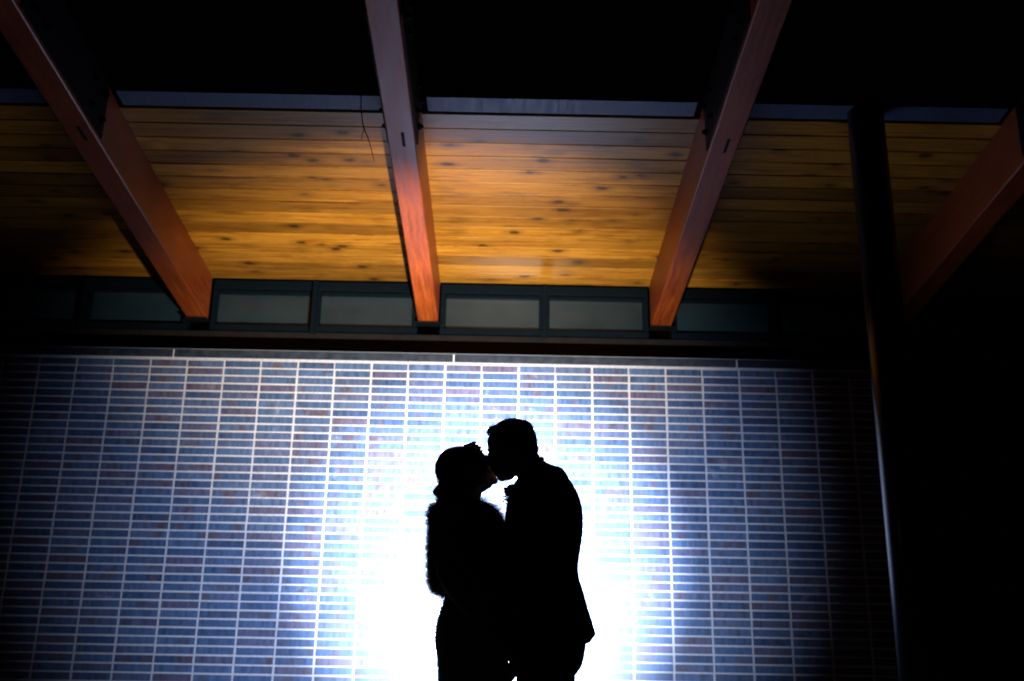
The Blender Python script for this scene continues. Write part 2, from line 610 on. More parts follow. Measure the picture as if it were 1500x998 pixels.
# --- coping along the top of the wall, jointed
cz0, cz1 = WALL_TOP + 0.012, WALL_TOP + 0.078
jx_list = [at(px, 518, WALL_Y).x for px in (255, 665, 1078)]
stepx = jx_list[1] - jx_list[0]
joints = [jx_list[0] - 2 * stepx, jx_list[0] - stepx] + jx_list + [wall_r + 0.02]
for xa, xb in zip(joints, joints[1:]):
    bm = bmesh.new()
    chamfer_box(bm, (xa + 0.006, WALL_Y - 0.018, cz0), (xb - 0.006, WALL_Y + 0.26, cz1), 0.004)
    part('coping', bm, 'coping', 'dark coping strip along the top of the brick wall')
bm = bmesh.new()
chamfer_box(bm, (wall_l, WALL_Y - 0.004, WALL_TOP - 0.0025), (wall_r, WALL_Y + 0.22, cz0 - 0.0005))
part('mortar_bed', bm, 'mortar')
for xa in joints[1:-1]:
    bm = bmesh.new()
    chamfer_box(bm, (xa - 0.0055, WALL_Y - 0.010, cz0 + 0.001), (xa + 0.0055, WALL_Y + 0.22, cz1 - 0.001))
    part('joint_filler', bm, 'sealant')
bm = bmesh.new()             # pale metal lip on the upper edge of the coping
chamfer_box(bm, (wall_l, WALL_Y - 0.020, cz1 + 0.0008), (wall_r, WALL_Y + 0.265, cz1 + 0.0048))
part('coping_lip', bm, 'steel_pale')

# --- upper part: window band behind the wall
WIN_Y = 9.50
SLOPE = 0.0315


def soffit_z(y):
    return 4.392 + SLOPE * (WIN_Y - y)


def beam_z(y):
    return 3.996 + SLOPE * (WIN_Y - y)


BEAM_X = [-6.70, -4.685, -2.675, -0.674, 1.346, 3.36, 5.38]
BHW = 0.0865
bm = bmesh.new()
chamfer_box(bm, (wall_l, WIN_Y + 0.03, 0.0), (BEAM_X[-1] + 0.3, WIN_Y + 0.25, 3.915))
part('transom_panel', bm, 'panel', 'dark brown panel between the brick wall and the windows')

for bx0, bx1 in zip(BEAM_X, BEAM_X[1:]):
    xa, xb = bx0 + BHW + 0.012, bx1 - BHW - 0.012
    xm = (xa + xb) / 2
    zt = 4.388
    zb = 3.92
    win = None
    for wa, wb in ((xa, xm), (xm, xb)):
        bm = bmesh.new()
        # head, sill, jambs butt against each other
        chamfer_box(bm, (wa, WIN_Y, zt - 0.085), (wb, WIN_Y + 0.12, zt), 0.004)
        chamfer_box(bm, (wa, WIN_Y - 0.01, zb), (wb, WIN_Y + 0.12, zb + 0.05), 0.004)
        chamfer_box(bm, (wa, WIN_Y + 0.004, zb + 0.051), (wa + 0.045, WIN_Y + 0.118, zt - 0.086), 0.003)
        chamfer_box(bm, (wb - 0.045, WIN_Y + 0.004, zb + 0.051), (wb, WIN_Y + 0.118, zt - 0.086), 0.003)
        # thin inner bead
        chamfer_box(bm, (wa + 0.046, WIN_Y + 0.03, zt - 0.118), (wb - 0.046, WIN_Y + 0.09, zt - 0.0865), 0.003)
        chamfer_box(bm, (wa + 0.046, WIN_Y + 0.03, zb + 0.052), (wb - 0.046, WIN_Y + 0.09, zb + 0.066), 0.003)
        win = part('window', bm, 'frame')
        win['label'] = 'low clerestory window with dark blue frame under the soffit'
        bm = bmesh.new()
        chamfer_box(bm, (wa + 0.047, WIN_Y + 0.055, zb + 0.067), (wb - 0.047, WIN_Y + 0.063, zt - 0.119))
        part('pane', bm, 'glass', parent=win)
    bm = bmesh.new()
    chamfer_box(bm, (xm - 0.022, WIN_Y - 0.05, zb - 0.03), (xm + 0.022, WIN_Y - 0.012, zt - 0.01), 0.004)
    part('mullion', bm, 'frame')

# --- beams with steel plates, bolts and saddles
for bx in BEAM_X:
    bm = bmesh.new()
    chamfer_box(bm, (bx - BHW, 3.2, beam_z(WIN_Y)), (bx + BHW, WIN_Y - 0.015, beam_z(WIN_Y) + 0.42), 0.007, SLOPE, WIN_Y)
    for v in bm.verts:
        v.co -= Vector((bx, 6.0, 4.2))
    beam = part('timber_beam', bm, 'beam', loc=(bx, 6.0, 4.2))
    beam['label'] = 'red stained timber beam running from the window band out past the roof edge'
    for s in (-1, 1):
        bm = bmesh.new()
        y0, y1 = 5.2, 6.53
        chamfer_box(bm, (bx + s * (BHW + 0.001), y0, beam_z(WIN_Y) + 0.03), (bx + s * (BHW + 0.011), y1, beam_z(WIN_Y) + 0.415),
                    0.0, SLOPE, WIN_Y)
        part('steel_plate', bm, 'steel_black', parent=beam)
        for yb in (5.35, 5.50, 6.28, 6.46):
            for dz in (0.12, 0.30):
                z = beam_z(yb) + dz
                bm = bmesh.new()
                cyl(bm, (bx + s * (BHW + 0.0115), yb, z), (bx + s * (BHW + 0.030), yb, z), 0.021, n=6)
                cyl(bm, (bx + s * (BHW + 0.0301), yb, z), (bx + s * (BHW + 0.044), yb, z), 0.012, n=8)
                part('bolt', bm, 'steel_black', parent=beam)
    bm = bmesh.new()
    chamfer_box(bm, (bx - 0.010 + 0.012, 6.34, beam_z(WIN_Y) - 0.003), (bx + 0.010 + 0.012, 6.50, beam_z(WIN_Y) + 0.03), 0.0, SLOPE, WIN_Y)
    part('knife_plate', bm, 'steel_black', parent=beam)
    bm = bmesh.new()
    chamfer_box(bm, (bx - BHW - 0.014, WIN_Y - 0.11, beam_z(WIN_Y) - 0.016), (bx + BHW + 0.014, WIN_Y - 0.006, beam_z(WIN_Y) - 0.003), 0.003)
    part('steel_saddle', bm, 'steel_black', parent=beam)

# --- soffit boards, laid parallel to the wall between the beams
NB = 15
EDGE_Y = 6.755
bwid = (WIN_Y - 0.012 - EDGE_Y) / NB
blen = BEAM_X[3] - BEAM_X[2] - 2 * BHW
bm = bmesh.new()
chamfer_box(bm, (-0.5, -bwid / 2 + 0.0062, 0), (0.5, bwid / 2 - 0.0062, 0.026), 0.0)
bot = [e for e in bm.edges if all(v.co.z < 0.001 for v in e.verts) and abs(e.verts[0].co.y - e.verts[1].co.y) < 1e-6]
bmesh.ops.bevel(bm, geom=bot, offset=0.0018, segments=1, affect='EDGES')
bmesh.ops.recalc_face_normals(bm, faces=bm.faces)
board_base = bpy.data.meshes.new('board')
bm.to_mesh(board_base)
bm.free()
rng = random.Random(9)
bm = bmesh.new()
xl, xr = BEAM_X[0] - 0.3, BEAM_X[-1] + 0.3
chamfer_box(bm, (xl, EDGE_Y - 0.02, 4.392 + 0.031), (xr, WIN_Y + 0.5, 4.392 + 0.16), 0.0, SLOPE, WIN_Y)
roof = part('roof', bm, 'roofing', 'flat roof deck above the plank soffit')
for bx0, bx1 in zip(BEAM_X, BEAM_X[1:]):
    L = bx1 - bx0 - 2 * BHW - 0.004
    me = board_base.copy()
    for v in me.vertices:
        v.co.x *= L
    me.materials.append(M['board'])
    for k in range(NB):
        y = EDGE_Y + (k + 0.5) * bwid
        o = bpy.data.objects.new('soffit_board', me)
        COL.objects.link(o)
        o.parent = roof
        o.rotation_euler = (-math.atan(SLOPE), 0, 0)
        o.location = Vector(((bx0 + bx1) / 2, y, soffit_z(y) + rng.uniform(0, 0.0025)))

# --- steel channel along the roof edge, one length per bay
for bx0, bx1 in zip(BEAM_X, BEAM_X[1:]):
    bm = bmesh.new()
    xa, xb = bx0 + BHW + 0.046, bx1 - BHW - 0.046
    z0 = soffit_z(6.6) - 0.012
    chamfer_box(bm, (xa, 6.535, z0), (xb, 6.715, z0 + 0.012), 0.003)                    # lower flange
    chamfer_box(bm, (xa, 6.535, z0 + 0.0125), (xb, 6.547, z0 + 0.03), 0.003)             # web
    chamfer_box(bm, (xa, 6.703, z0 + 0.0125), (xb, 6.715, z0 + 0.15), 0.003)              # rear web
    part('edge_channel', bm, 'channel', 'blue-grey steel channel along the roof edge')

# --- round post under the roof edge on the right
pc = at(1327, 780, 6.62)
bm = bmesh.new()
cyl(bm, (pc.x, 6.62, 0.03), (pc.x, 6.62, soffit_z(6.62) + 0.02), 0.115, n=40)
post = part('post', bm, 'post', 'dark round post rising from the ground to the roof edge', smooth=False)
for p in post.data.polygons:
    p.use_smooth = len(p.vertices) == 4
bm = bmesh.new()
chamfer_box(bm, (pc.x - 0.18, 6.44, 0.004), (pc.x + 0.18, 6.80, 0.029), 0.004)
part('base_plate', bm, 'steel_black', parent=post)

# ------------------------------------------------------------------ twig hanging from the roof edge
TY = 6.50
tw = [at(528, 128, TY), at(529, 155, TY), at(531, 178, TY), at(534, 190, TY), at(541, 208, TY), at(548, 236, TY)]
bm = bmesh.new()
tube(bm, tw, [0.0045, 0.004, 0.004, 0.0036, 0.003, 0.0016], n=6)
tube(bm, [tw[3], at(531, 196, TY), at(530, 204, TY)], [0.0032, 0.0028, 0.002], n=6)
tube(bm, [tw[1], at(526, 160, TY - .02)], [0.003, 0.0016], n=6)
tg = from_bm('hanging_twig', bm, 'twig')
tg['label'] = 'thin dry twig dangling from the roof edge left of the middle beam'
tg['category'] = 'twig'

# ------------------------------------------------------------------ the couple
FY = 4.50                       # distance of the couple's middle plane
MPP = 1.0 / 381.0               # metres per photo pixel at that distance


def q(x, y, dy=0.0):
    """a point of the couple, traced on their middle plane and moved dy metres away from the camera"""
    p = at(x, y, FY)
    return Vector((p.x, FY + dy, p.z))


def sec(y, xl, xr, ry, pw=2.2, dy=0.0, tilt=0.0):
    a, b = q(xl, y), q(xr, y)
    return (((a.x + b.x) / 2, FY + dy, (a.z + b.z) / 2), (b.x - a.x) / 2, ry, pw, tilt)


def hand(bm, wrist, d, n, thumb_side, curl, size=1.0, spread=0.08):
    """palm with four jointed fingers and a thumb; d points along the hand, n out of the palm"""
    d = Vector(d).normalized()
    n = Vector(n)
    n = (n - d * n.dot(d)).normalized()
    s = d.cross(n) * thumb_side
    w = Vector(wrist)
    S = size
    rot = Matrix((d, s, n)).transposed()
    ellipsoid(bm, w + d * 0.050 * S, (0.056 * S, 0.041 * S, 0.0165 * S), rot=rot)
    ellipsoid(bm, w + d * 0.078 * S, (0.024 * S, 0.042 * S, 0.0135 * S), rot=rot)
    ellipsoid(bm, w + d * 0.038 * S + s * 0.022 * S + n * 0.006 * S, (0.034 * S, 0.018 * S, 0.016 * S), rot=rot)
    for i, (off, L) in enumerate(((0.031, 0.072), (0.0105, 0.081), (-0.0105, 0.075), (-0.031, 0.058))):
        p = w + d * (0.090 - abs(i - 1.2) * 0.004) * S + s * off * S
        dirv = (d + s * spread * (1.5 - i) * 0.6).normalized()
        pts = [p - dirv * 0.015 * S, p]
        ang = 0
        for k, fr in enumerate((0.45, 0.30, 0.25)):
            ang += curl * (0.8, 1.0, 0.7)[k] * (1 + 0.08 * i)
            v = dirv * cs(ang) + n * sn(ang)
            pts.append(pts[-1] + v * L * fr * S)
        r = (0.0098, 0.0098, 0.0088, 0.0080, 0.0066)
        rr = [x * S * (0.88 if i == 3 else 1) for x in r]
        tube(bm, pts, rr, n=8)
    tb = w + d * 0.030 * S + s * 0.028 * S + n * 0.006 * S
    tdir = (d * 0.75 + s * 0.55 + n * 0.35).normalized()
    t2 = (d * 0.95 + s * 0.12 + n * 0.4).normalized()
    tube(bm, [tb - tdir * .01, tb + tdir * 0.036 * S, tb + tdir * 0.036 * S + t2 * 0.032 * S, tb + tdir * 0.036 * S + t2 * 0.055 * S],
         [0.0125 * S, 0.0115 * S, 0.0105 * S, 0.008 * S], n=8)


def features(bm, cx, cy, dy, face, tilt, R, nose=1.0):
    """nose, brow, lips, chin, ears placed on a head; (cx, cy) head centre in px, face = +1 looks to +X.
    local u: forwards, local v: up, both in px; tilt lifts the face"""
    def L(u, v, w=0.0):
        uu = u * cs(tilt) - v * sn(tilt)
        vv = u * sn(tilt) + v * cs(tilt)
        return q(cx + face * uu, cy - vv, dy + w)
    a = tilt * face
    k = MPP
    # brow ridge, cheeks, muzzle
    ellipsoid(bm, L(R - 7, 4), (7 * k, 0.052, 6 * k), a)
    for s in (-1, 1):
        ellipsoid(bm, L(R - 13, -14, s * 0.034), (9 * k, 0.024, 9 * k), a)
        ear = L(-3, -8, s * 0.071)
        ellipsoid(bm, ear, (8 * k, 0.009, 12 * k), a - 0.2 * face, seg=14)
        ellipsoid(bm, L(-1, -15, s * 0.070), (4.5 * k, 0.010, 5 * k), a, seg=10)
    ellipsoid(bm, L(R - 10, -25), (10 * k, 0.028, 10 * k), a)
    # nose: bridge and tip with wings
    tube(bm, [L(R - 4, 0), L(R + 1 * nose, -7), L(R + 5 * nose, -13)], [0.007, 0.009, 0.0115], n=10)
    for s in (-1, 1):
        ellipsoid(bm, L(R + 1, -14, s * 0.011), (4.5 * k, 0.008, 3.5 * k), a, seg=10)
    # lips and chin
    ellipsoid(bm, L(R - 1.5, -21.5), (3.2 * k, 0.021, 2.0 * k), a, seg=12)
    ellipsoid(bm, L(R - 2, -25.5), (3.4 * k, 0.019, 2.3 * k), a, seg=12)
    return L


def strands(name, src, mat, parent, count, length, width, seed, droop=0.4, keep=None):
    """short tapering hairs on a surface, one mesh"""
    rng = random.Random(seed)
    me = src.data
    polys = [p for p in me.polygons if keep is None or keep(p)]
    verts, faces = [], []
    tot = len(polys)
    for i in range(count):
        p = polys[rng.randrange(tot)]
        c = p.center + Vector([rng.uniform(-.004, .004) for _ in range(3)])
        nrm = p.normal
        d = (nrm + Vector([rng.gauss(0, .42) for _ in range(3)]) + Vector((0, 0, -droop))).normalized()
        L = length * rng.uniform(.45, 1.15)
        sd = d.orthogonal().normalized()
        sd = (Matrix.Rotation(rng.uniform(0, 6.28), 3, d) @ sd) * width
        mid = c + d * L * .55
        tip = c + d * L + Vector((0, 0, -droop * L * .35)) + Vector([rng.gauss(0, .12 * L) for _ in range(3)])
        b = len(verts)
        c = c - nrm * 0.003
        verts += [c - sd, c + sd, mid + sd * .8, mid - sd * .8, tip]
        faces += [(b, b + 1, b + 2, b + 3), (b + 3, b + 2, b + 4)]
    m2 = bpy.data.meshes.new(name)
    m2.from_pydata(verts, [], faces)
    o = link(name, m2, mat, parent)
    return o


def blossom(bm, c, r, seed, n=7):
    rng = random.Random(seed)
    ellipsoid(bm, c, (r * .45,) * 3, seg=8)
    for i in range(n):
        t = 6.283 * i / n + rng.uniform(-.2, .2)
        e = rng.uniform(-.7, .9)
        d = Vector((cs(t) * cs(e), sn(t) * cs(e), sn(e)))
        rot = d.to_track_quat('Z', 'Y').to_matrix()
        ellipsoid(bm, Vector(c) + d * r * .6, (r * .46, r * .40, r * .42), rot=rot, seg=8)


# ---------------------------------------------------------------- person in the suit (right)
gr = empty('person', (0, 0, 0), 'taller person in a dark suit bending forward for a kiss', 'person',
           'couple kissing')
GH = -0.030                       # head a little nearer the camera so that the noses pass
bm = bmesh.new()
# head: skull, jaw, features, neck
gt = -0.20
ellipsoid(bm, q(750, 652, GH), (35 * MPP, 0.074, 34.5 * MPP), 0.0, seg=28)
ellipsoid(bm, q(739, 670, GH), (24 * MPP, 0.062, 27 * MPP), 0.10, seg=24)
ellipsoid(bm, q(743, 689, GH), (16 * MPP, 0.050, 18 * MPP), -0.2, seg=24)
ellipsoid(bm, q(735, 701.5, GH), (7.5 * MPP, 0.024, 6.5 * MPP), -0.2, seg=16)
ellipsoid(bm, q(734, 651, GH), (21 * MPP, 0.060, 22 * MPP), 0.0, seg=24)
ellipsoid(bm, q(733, 688, GH), (13 * MPP, 0.036, 15 * MPP), 0.15, seg=20)
features(bm, 748, 660, GH, -1, gt, 33)
tube(bm, [q(764, 664, GH * .8), q(776, 690, GH * .6), q(792, 720, 0)], [0.056, 0.058, 0.066], n=20)
# trunk
trunk = [(700, 765, 822, .10), (715, 758, 832, .16), (735, 750, 841, .185), (765, 748, 845, .185), (800, 748, 842, .165), (835, 750, 838, .15),
         (870, 752, 840, .155), (905, 756, 848, .165), (940, 758, 851, .165), (965, 760, 849, .155)]
loft(bm, [sec(y, a, b, ry) for y, a, b, ry in trunk])
ARM_N = [q(803, 724, -.170), q(808, 780, -.225), q(806, 836, -.235), q(790, 890, -.215), q(770, 942, -.175), q(762, 958, -.165)]
ARM_F = [q(800, 724, .170), q(792, 780, .215), q(775, 832, .235), q(740, 848, .215), q(708, 852, .180), q(698, 853, .172)]
tube(bm, ARM_N, [0.055, 0.047, 0.040, 0.036, 0.028, 0.026], n=16)
tube(bm, ARM_F, [0.055, 0.047, 0.040, 0.036, 0.028, 0.026], n=16)
hand(bm, q(763, 955, -.165), (-0.36, 0.10, -0.86), (-0.62, 0.35, 0.25), 1, 0.30, 0.98)
hand(bm, q(702, 853, .176), (-0.96, -0.10, 0.05), (-0.05, -1, 0.0), -1, 0.20, 0.98)
# legs
for s in (-1, 1):
    hp = q(803, 975, s * .085)
    kx = hp.x - 0.015
    tube(bm, [hp + Vector((0, 0, .05)), Vector((hp.x, hp.y, .70)), Vector((kx, FY + s * .095, .50)), Vector((kx + .02, FY + s * .10, .30)),
              Vector((kx + .03, FY + s * .105, .09))], [0.09, 0.083, 0.058, 0.054, 0.040], n=16)
    tube(bm, [Vector((kx + .045, FY + s * .105, .055)), Vector((kx - .06, FY + s * .11, .05)), Vector((kx - .15, FY + s * .118, .035))],
         [0.036, 0.036, 0.026], n=12)
remeshed('body', bm, 'skin', gr, 0.0042, 2)
for s in (-1, 1):
    bm = bmesh.new()
    ellipsoid(bm, q(718.5, 665, GH + s * 0.032), (0.011, 0.011, 0.011), seg=12)
    from_bm('eye', bm, 'eye', gr, smooth=True)

# short hair, longer on top and brushed forwards
bm = bmesh.new()
ellipsoid(bm, q(751, 650, GH), (37 * MPP, 0.080, 36 * MPP), 0.0, seg=30)
ellipsoid(bm, q(728, 634, GH), (17 * MPP, 0.055, 8 * MPP), 0.36, seg=20)
ellipsoid(bm, q(722.5, 636, GH), (10 * MPP, 0.048, 9 * MPP), 0.5, seg=16)
ellipsoid(bm, q(770, 660, GH), (19 * MPP, 0.066, 20 * MPP), 0.3, seg=20)
ellipsoid(bm, q(768, 632, GH), (15 * MPP, 0.055, 13 * MPP), -0.7, seg=20)
# cut away the face: keep what lies behind and above a slanting line
pc0, pc1 = q(722, 646), q(762, 672)
bmesh.ops.bisect_plane(bm, geom=list(bm.verts) + list(bm.edges) + list(bm.faces), plane_co=q(742, 656, 0),
                       plane_no=Vector((-0.52, 0, -0.85)), clear_outer=True)
bmesh.ops.holes_fill(bm, edges=[e for e in bm.edges if e.is_boundary], sides=0)
hair_g = remeshed('hair', bm, 'hair_dark', gr, 0.005, 1)
strands('hair_tips', hair_g, 'hair_dark', hair_g, 2600, 0.0035, 0.0007, 3, 0.1)

# jacket
bm = bmesh.new()
jk = [(676, 778, 796, .05, 2.0), (684, 771, 808, .085, 2.0), (692, 765, 820, .125, 2.1), (703, 758, 831.5, .165, 2.2), (714, 752, 839.5, .19, 2.3),
      (730, 744, 847.5, .205, 2.4), (745, 741.5, 852, .21, 2.4), (762, 739.5, 853.5, .21, 2.4), (782, 738, 853, .205, 2.3), (800, 738, 850.5, .195, 2.3),
      (818, 738.5, 847.5, .185, 2.2), (834, 740, 846, .18, 2.2), (849, 735, 848, .18, 2.2), (867, 734, 854, .185, 2.2), (891, 734, 860.5, .19, 2.2),
      (911, 735, 867, .195, 2.2), (926, 736, 871.5, .195, 2.2), (931, 738, 872.5, .195, 2.2)]
loft(bm, [sec(y, a, b, ry, pw) for y, a, b, ry, pw in jk], n=48)
# back of the skirt: lower corner of the vented tail
loft(bm, [sec(929, 752, 872, .19), sec(935, 756, 867.5, .186), sec(941, 800, 864, .12)], n=40)
tube(bm, ARM_N[:5], [0.079, 0.066, 0.060, 0.052, 0.045], n=20)
tube(bm, ARM_F[:5], [0.079, 0.066, 0.060, 0.052, 0.045], n=20)
jacket = remeshed('jacket', bm, 'suit', gr, 0.0055, 2)
# collar and lapels
bm = bmesh.new()
tube(bm, [q(762, 706, -.052), q(778, 690, -.076), q(792, 677, -.052), q(794, 676, 0), q(792, 677, .052), q(778, 690, .076), q(762, 706, .052)],
     [0.006, 0.008, 0.008, 0.008, 0.008, 0.008, 0.006], n=8)
for s in (-1, 1):
    tube(bm, [q(766, 702, s * .062), q(752, 722, s * .085), q(744, 750, s * .07), q(740, 790, s * .035), q(741, 822, s * .015)],
         [0.010, 0.020, 0.022, 0.016, 0.007], n=10, flat=0.35, flat_axis=(-1, 0, 0.25))
remeshed('lapel', bm, 'suit', jacket, 0.004, 1)
# shirt collar and tie
bm = bmesh.new()
tube(bm, [q(758, 712, 0), q(764, 704, -.052), q(780, 690, -.066), q(791, 676, -.04), q(793.5, 673, 0), q(791, 676, .04), q(780, 690, .066), q(764, 704, .052),
          q(758, 712, 0)], [0.007] * 9, n=8)
remeshed('shirt_collar', bm, 'shirt', gr, 0.004, 1)
# trousers
bm = bmesh.new()
loft(bm, [sec(905, 746, 852, .165), sec(925, 745, 857, .175), sec(940, 741, 858.5, .18), sec(957, 742, 856, .18), sec(968, 744, 854, .178),
          sec(976, 749, 851.5, .172), sec(984, 753, 846, .165), sec(991, 757, 840.5, .155)], n=44)
for s in (-1, 1):
    hp = q(798.5, 985, s * .085)
    xk = hp.x
    r0 = 41.5 * MPP
    tube(bm, [hp + Vector((0, 0, .03)), Vector((xk, FY + s * .088, .72)), Vector((xk - .004, FY + s * .095, .50)), Vector((xk + .01, FY + s * .10, .30)),
              Vector((xk + .012, FY + s * .105, .10))], [r0 * .96, r0 * .98, .083, .076, .072], n=24)
remeshed('trousers', bm, 'suit', gr, 0.0055, 3)
for s in (-1, 1):
    hp = q(798.5, 985)
    bm = bmesh.new()
    tube(bm, [Vector((hp.x + .05, FY + s * .105, .055)), Vector((hp.x - .04, FY + s * .11, .05)), Vector((hp.x - .15, FY + s * .12, .034))],
         [.046, .046, .032], n=16)
    ellipsoid(bm, Vector((hp.x + .02, FY + s * .105, .09)), (.055, .045, .05))
    chamfer_box(bm, (hp.x - .19, FY + s * .115 - .048, .004), (hp.x + .10, FY + s * .115 + .048, .02), .006)
    remeshed('shoe', bm, 'shoe', gr, 0.006, 2)
# flower pinned to the lapel
bm = bmesh.new()
blossom(bm, q(746, 727, -.08), 8 * MPP, 1, 9)
blossom(bm, q(743, 722.5, -.07), 5.5 * MPP, 2, 8)
blossom(bm, q(749, 719, -.075), 5 * MPP, 5, 8)
bq = from_bm('boutonniere', bm, 'petal', gr, smooth=True)
bq['label'] = 'small flower spray pinned to the lapel'
bm = bmesh.new()
rng = random.Random(6)
for i in range(26):
    c = q(742.5 + rng.uniform(-1, 5), 720 + i * 0.95, -.08 + rng.uniform(-.02, .02))
    tip = c + Vector((rng.uniform(-.012, -.003), rng.uniform(-.008, .008), rng.uniform(-.006, .008)))
    tube(bm, [c, tip], [0.0022, 0.0012], n=6)
    ellipsoid(bm, tip, (.0034, .0034, .0034), seg=6)
from_bm('sprig', bm, 'leaf', bq, smooth=True)

# ---------------------------------------------------------------- person in the dress (left)
br = empty('person', (0, 0, 0), 'shorter person in a fitted dress and fur stole, face lifted for a kiss', 'person', 'couple kissing')
BHD = 0.030
bt = 0.30
bm = bmesh.new()
ellipsoid(bm, q(677, 683, BHD), (33 * MPP, 0.070, 30.5 * MPP), 0.2, seg=28)
ellipsoid(bm, q(698, 683, BHD), (18 * MPP, 0.058, 21 * MPP), -0.3, seg=24)
ellipsoid(bm, q(706, 695, BHD), (19 * MPP, 0.046, 13 * MPP), -0.35, seg=24)
ellipsoid(bm, q(723.5, 702, BHD), (6.5 * MPP, 0.021, 5.5 * MPP), 0.3, seg=16)
ellipsoid(bm, q(709, 682, BHD), (13 * MPP, 0.046, 19 * MPP), -0.25, seg=22)
ellipsoid(bm, q(714, 697, BHD), (14.5 * MPP, 0.032, 11.5 * MPP), -0.25, seg=22)
ellipsoid(bm, q(704, 707, BHD), (13 * MPP, 0.040, 12 * MPP), 0.6, seg=20)
features(bm, 684, 687, BHD, 1, bt, 32, 0.8)
tube(bm, [q(691, 702, BHD), q(687, 722, BHD * .7), q(681, 748, 0)], [0.050, 0.0485, 0.056], n=20)
btr = [(742, 660, 704, .09), (752, 650, 712, .145), (765, 648, 718, .165), (790, 650, 728, .15), (820, 654, 729, .13), (850, 656, 724, .118),
       (874, 656, 722, .118), (900, 650, 724, .135), (930, 643, 729, .16), (950, 643, 731, .162), (975, 647, 731, .15), (996, 649, 730, .14)]
loft(bm, [sec(y, a, b, ry) for y, a, b, ry in btr])
BARM_N = [q(672, 764, -.155), q(660, 810, -.185), q(656, 852, -.190), q(688, 900, -.195), q(722, 948, -.190), q(729, 958, -.187)]
BARM_F = [q(676, 764, .155), q(672, 810, .195), q(690, 848, .215), q(722, 822, .225), q(752, 797, .225), q(758, 792, .225)]
tube(bm, BARM_N, [0.044, 0.038, 0.033, 0.029, 0.022, 0.021], n=14)
tube(bm, BARM_F, [0.044, 0.038, 0.033, 0.029, 0.022, 0.021], n=14)
hand(bm, q(727, 955, -.188), (0.42, 0.05, -0.80), (0.75, 0.25, 0.30), 1, 0.42, 0.88)
hand(bm, q(755, 794, .228), (0.80, 0.05, 0.55), (0.1, -1, 0.0), 1, 0.25, 0.88)
for s in (-1, 1):
    hp = q(690, 985, s * .075)
    tube(bm, [hp + Vector((0, 0, .03)), Vector((hp.x, hp.y, .66)), Vector((hp.x + .01, hp.y, .47)), Vector((hp.x - .01, hp.y, .28)), Vector((hp.x - .02, hp.y, .10))],
         [.085, .075, .05, .048, .032], n=14)
    tube(bm, [Vector((hp.x - .03, hp.y, .075)), Vector((hp.x + .05, hp.y, .06)), Vector((hp.x + .12, hp.y, .03))], [.028, .030, .02], n=10)
remeshed('body', bm, 'skin', br, 0.0042, 2)
for s in (-1, 1):
    bm = bmesh.new()
    ellipsoid(bm, q(712.5, 678, BHD + s * 0.030), (0.0105, 0.0105, 0.0105), seg=12)
    from_bm('eye', bm, 'eye', br, smooth=True)

# pinned-up hair with a low bun and a loose curl
bm = bmesh.new()
ellipsoid(bm, q(673, 683.5, BHD), (38 * MPP, 0.080, 33.5 * MPP), 0.12, seg=30)
ellipsoid(bm, q(664, 677, BHD), (26 * MPP, 0.074, 24.5 * MPP), 0.5, seg=24)
ellipsoid(bm, q(692, 668, BHD), (23 * MPP, 0.066, 16 * MPP), -0.5, seg=24)
bmesh.ops.bisect_plane(bm, geom=list(bm.verts) + list(bm.edges) + list(bm.faces), plane_co=q(703, 674, 0),
                       plane_no=Vector((0.80, 0, -0.60)), clear_outer=True)
bmesh.ops.holes_fill(bm, edges=[e for e in bm.edges if e.is_boundary], sides=0)
ellipsoid(bm, q(656, 708, BHD * .8), (15.5 * MPP, 0.058, 17 * MPP), 0.2, seg=20)
ellipsoid(bm, q(655, 722, BHD * .6), (14 * MPP, 0.052, 13 * MPP), 0.2, seg=20)
ellipsoid(bm, q(667, 717, BHD * .6), (15 * MPP, 0.050, 15 * MPP), 0.0, seg=18)
ellipsoid(bm, q(645, 718, BHD * .6), (11 * MPP, 0.040, 9 * MPP), 0.9, seg=16)
ellipsoid(bm, q(652, 731, BHD * .5), (12 * MPP, 0.040, 7 * MPP), 0.0, seg=16)
tube(bm, [q(644, 713, .02), q(636.5, 718, .015), q(637, 722, .01), q(642, 725, .01)], [0.009, 0.008, 0.0075, 0.006], n=8)
hair_b = remeshed('hair', bm, 'hair_dark', br, 0.005, 1)
strands('loose_hair', hair_b, 'hair_dark', hair_b, 1500, 0.010, 0.0007, 8, 0.3,
        keep=lambda p: p.center.z < q(0 + 640, 690).z)
bm = bmesh.new()
tube(bm, [q(642, 715, -.01), q(634, 713, -.015), q(630, 717, -.015), q(632, 721.5, -.012)], [0.0011, 0.001, 0.0009, 0.0007], n=5)
tube(bm, [q(640, 722, .0), q(634, 724, -.005), q(633, 719, -.008)], [0.001, 0.0009, 0.0006], n=5)
from_bm('loose_curl', bm, 'hair_dark', hair_b)
bm = bmesh.new()
for i, (x, y, r, w) in enumerate(((691, 650, 5.2, 0), (684, 651.5, 5, -.02), (697.5, 651.5, 5, .01), (688, 649.5, 4.2, .02), (694, 649.5, 4.2, -.02),
                                  (701, 655, 4.5, -.01), (681, 653.5, 4, .02), (703.5, 659.5, 4, 0))):
    blossom(bm, q(x, y, BHD + w), r * MPP, 20 + i, 9)
fl = from_bm('hair_flowers', bm, 'petal', br, smooth=True)
fl['label'] = 'small flowers pinned on top of the hair'

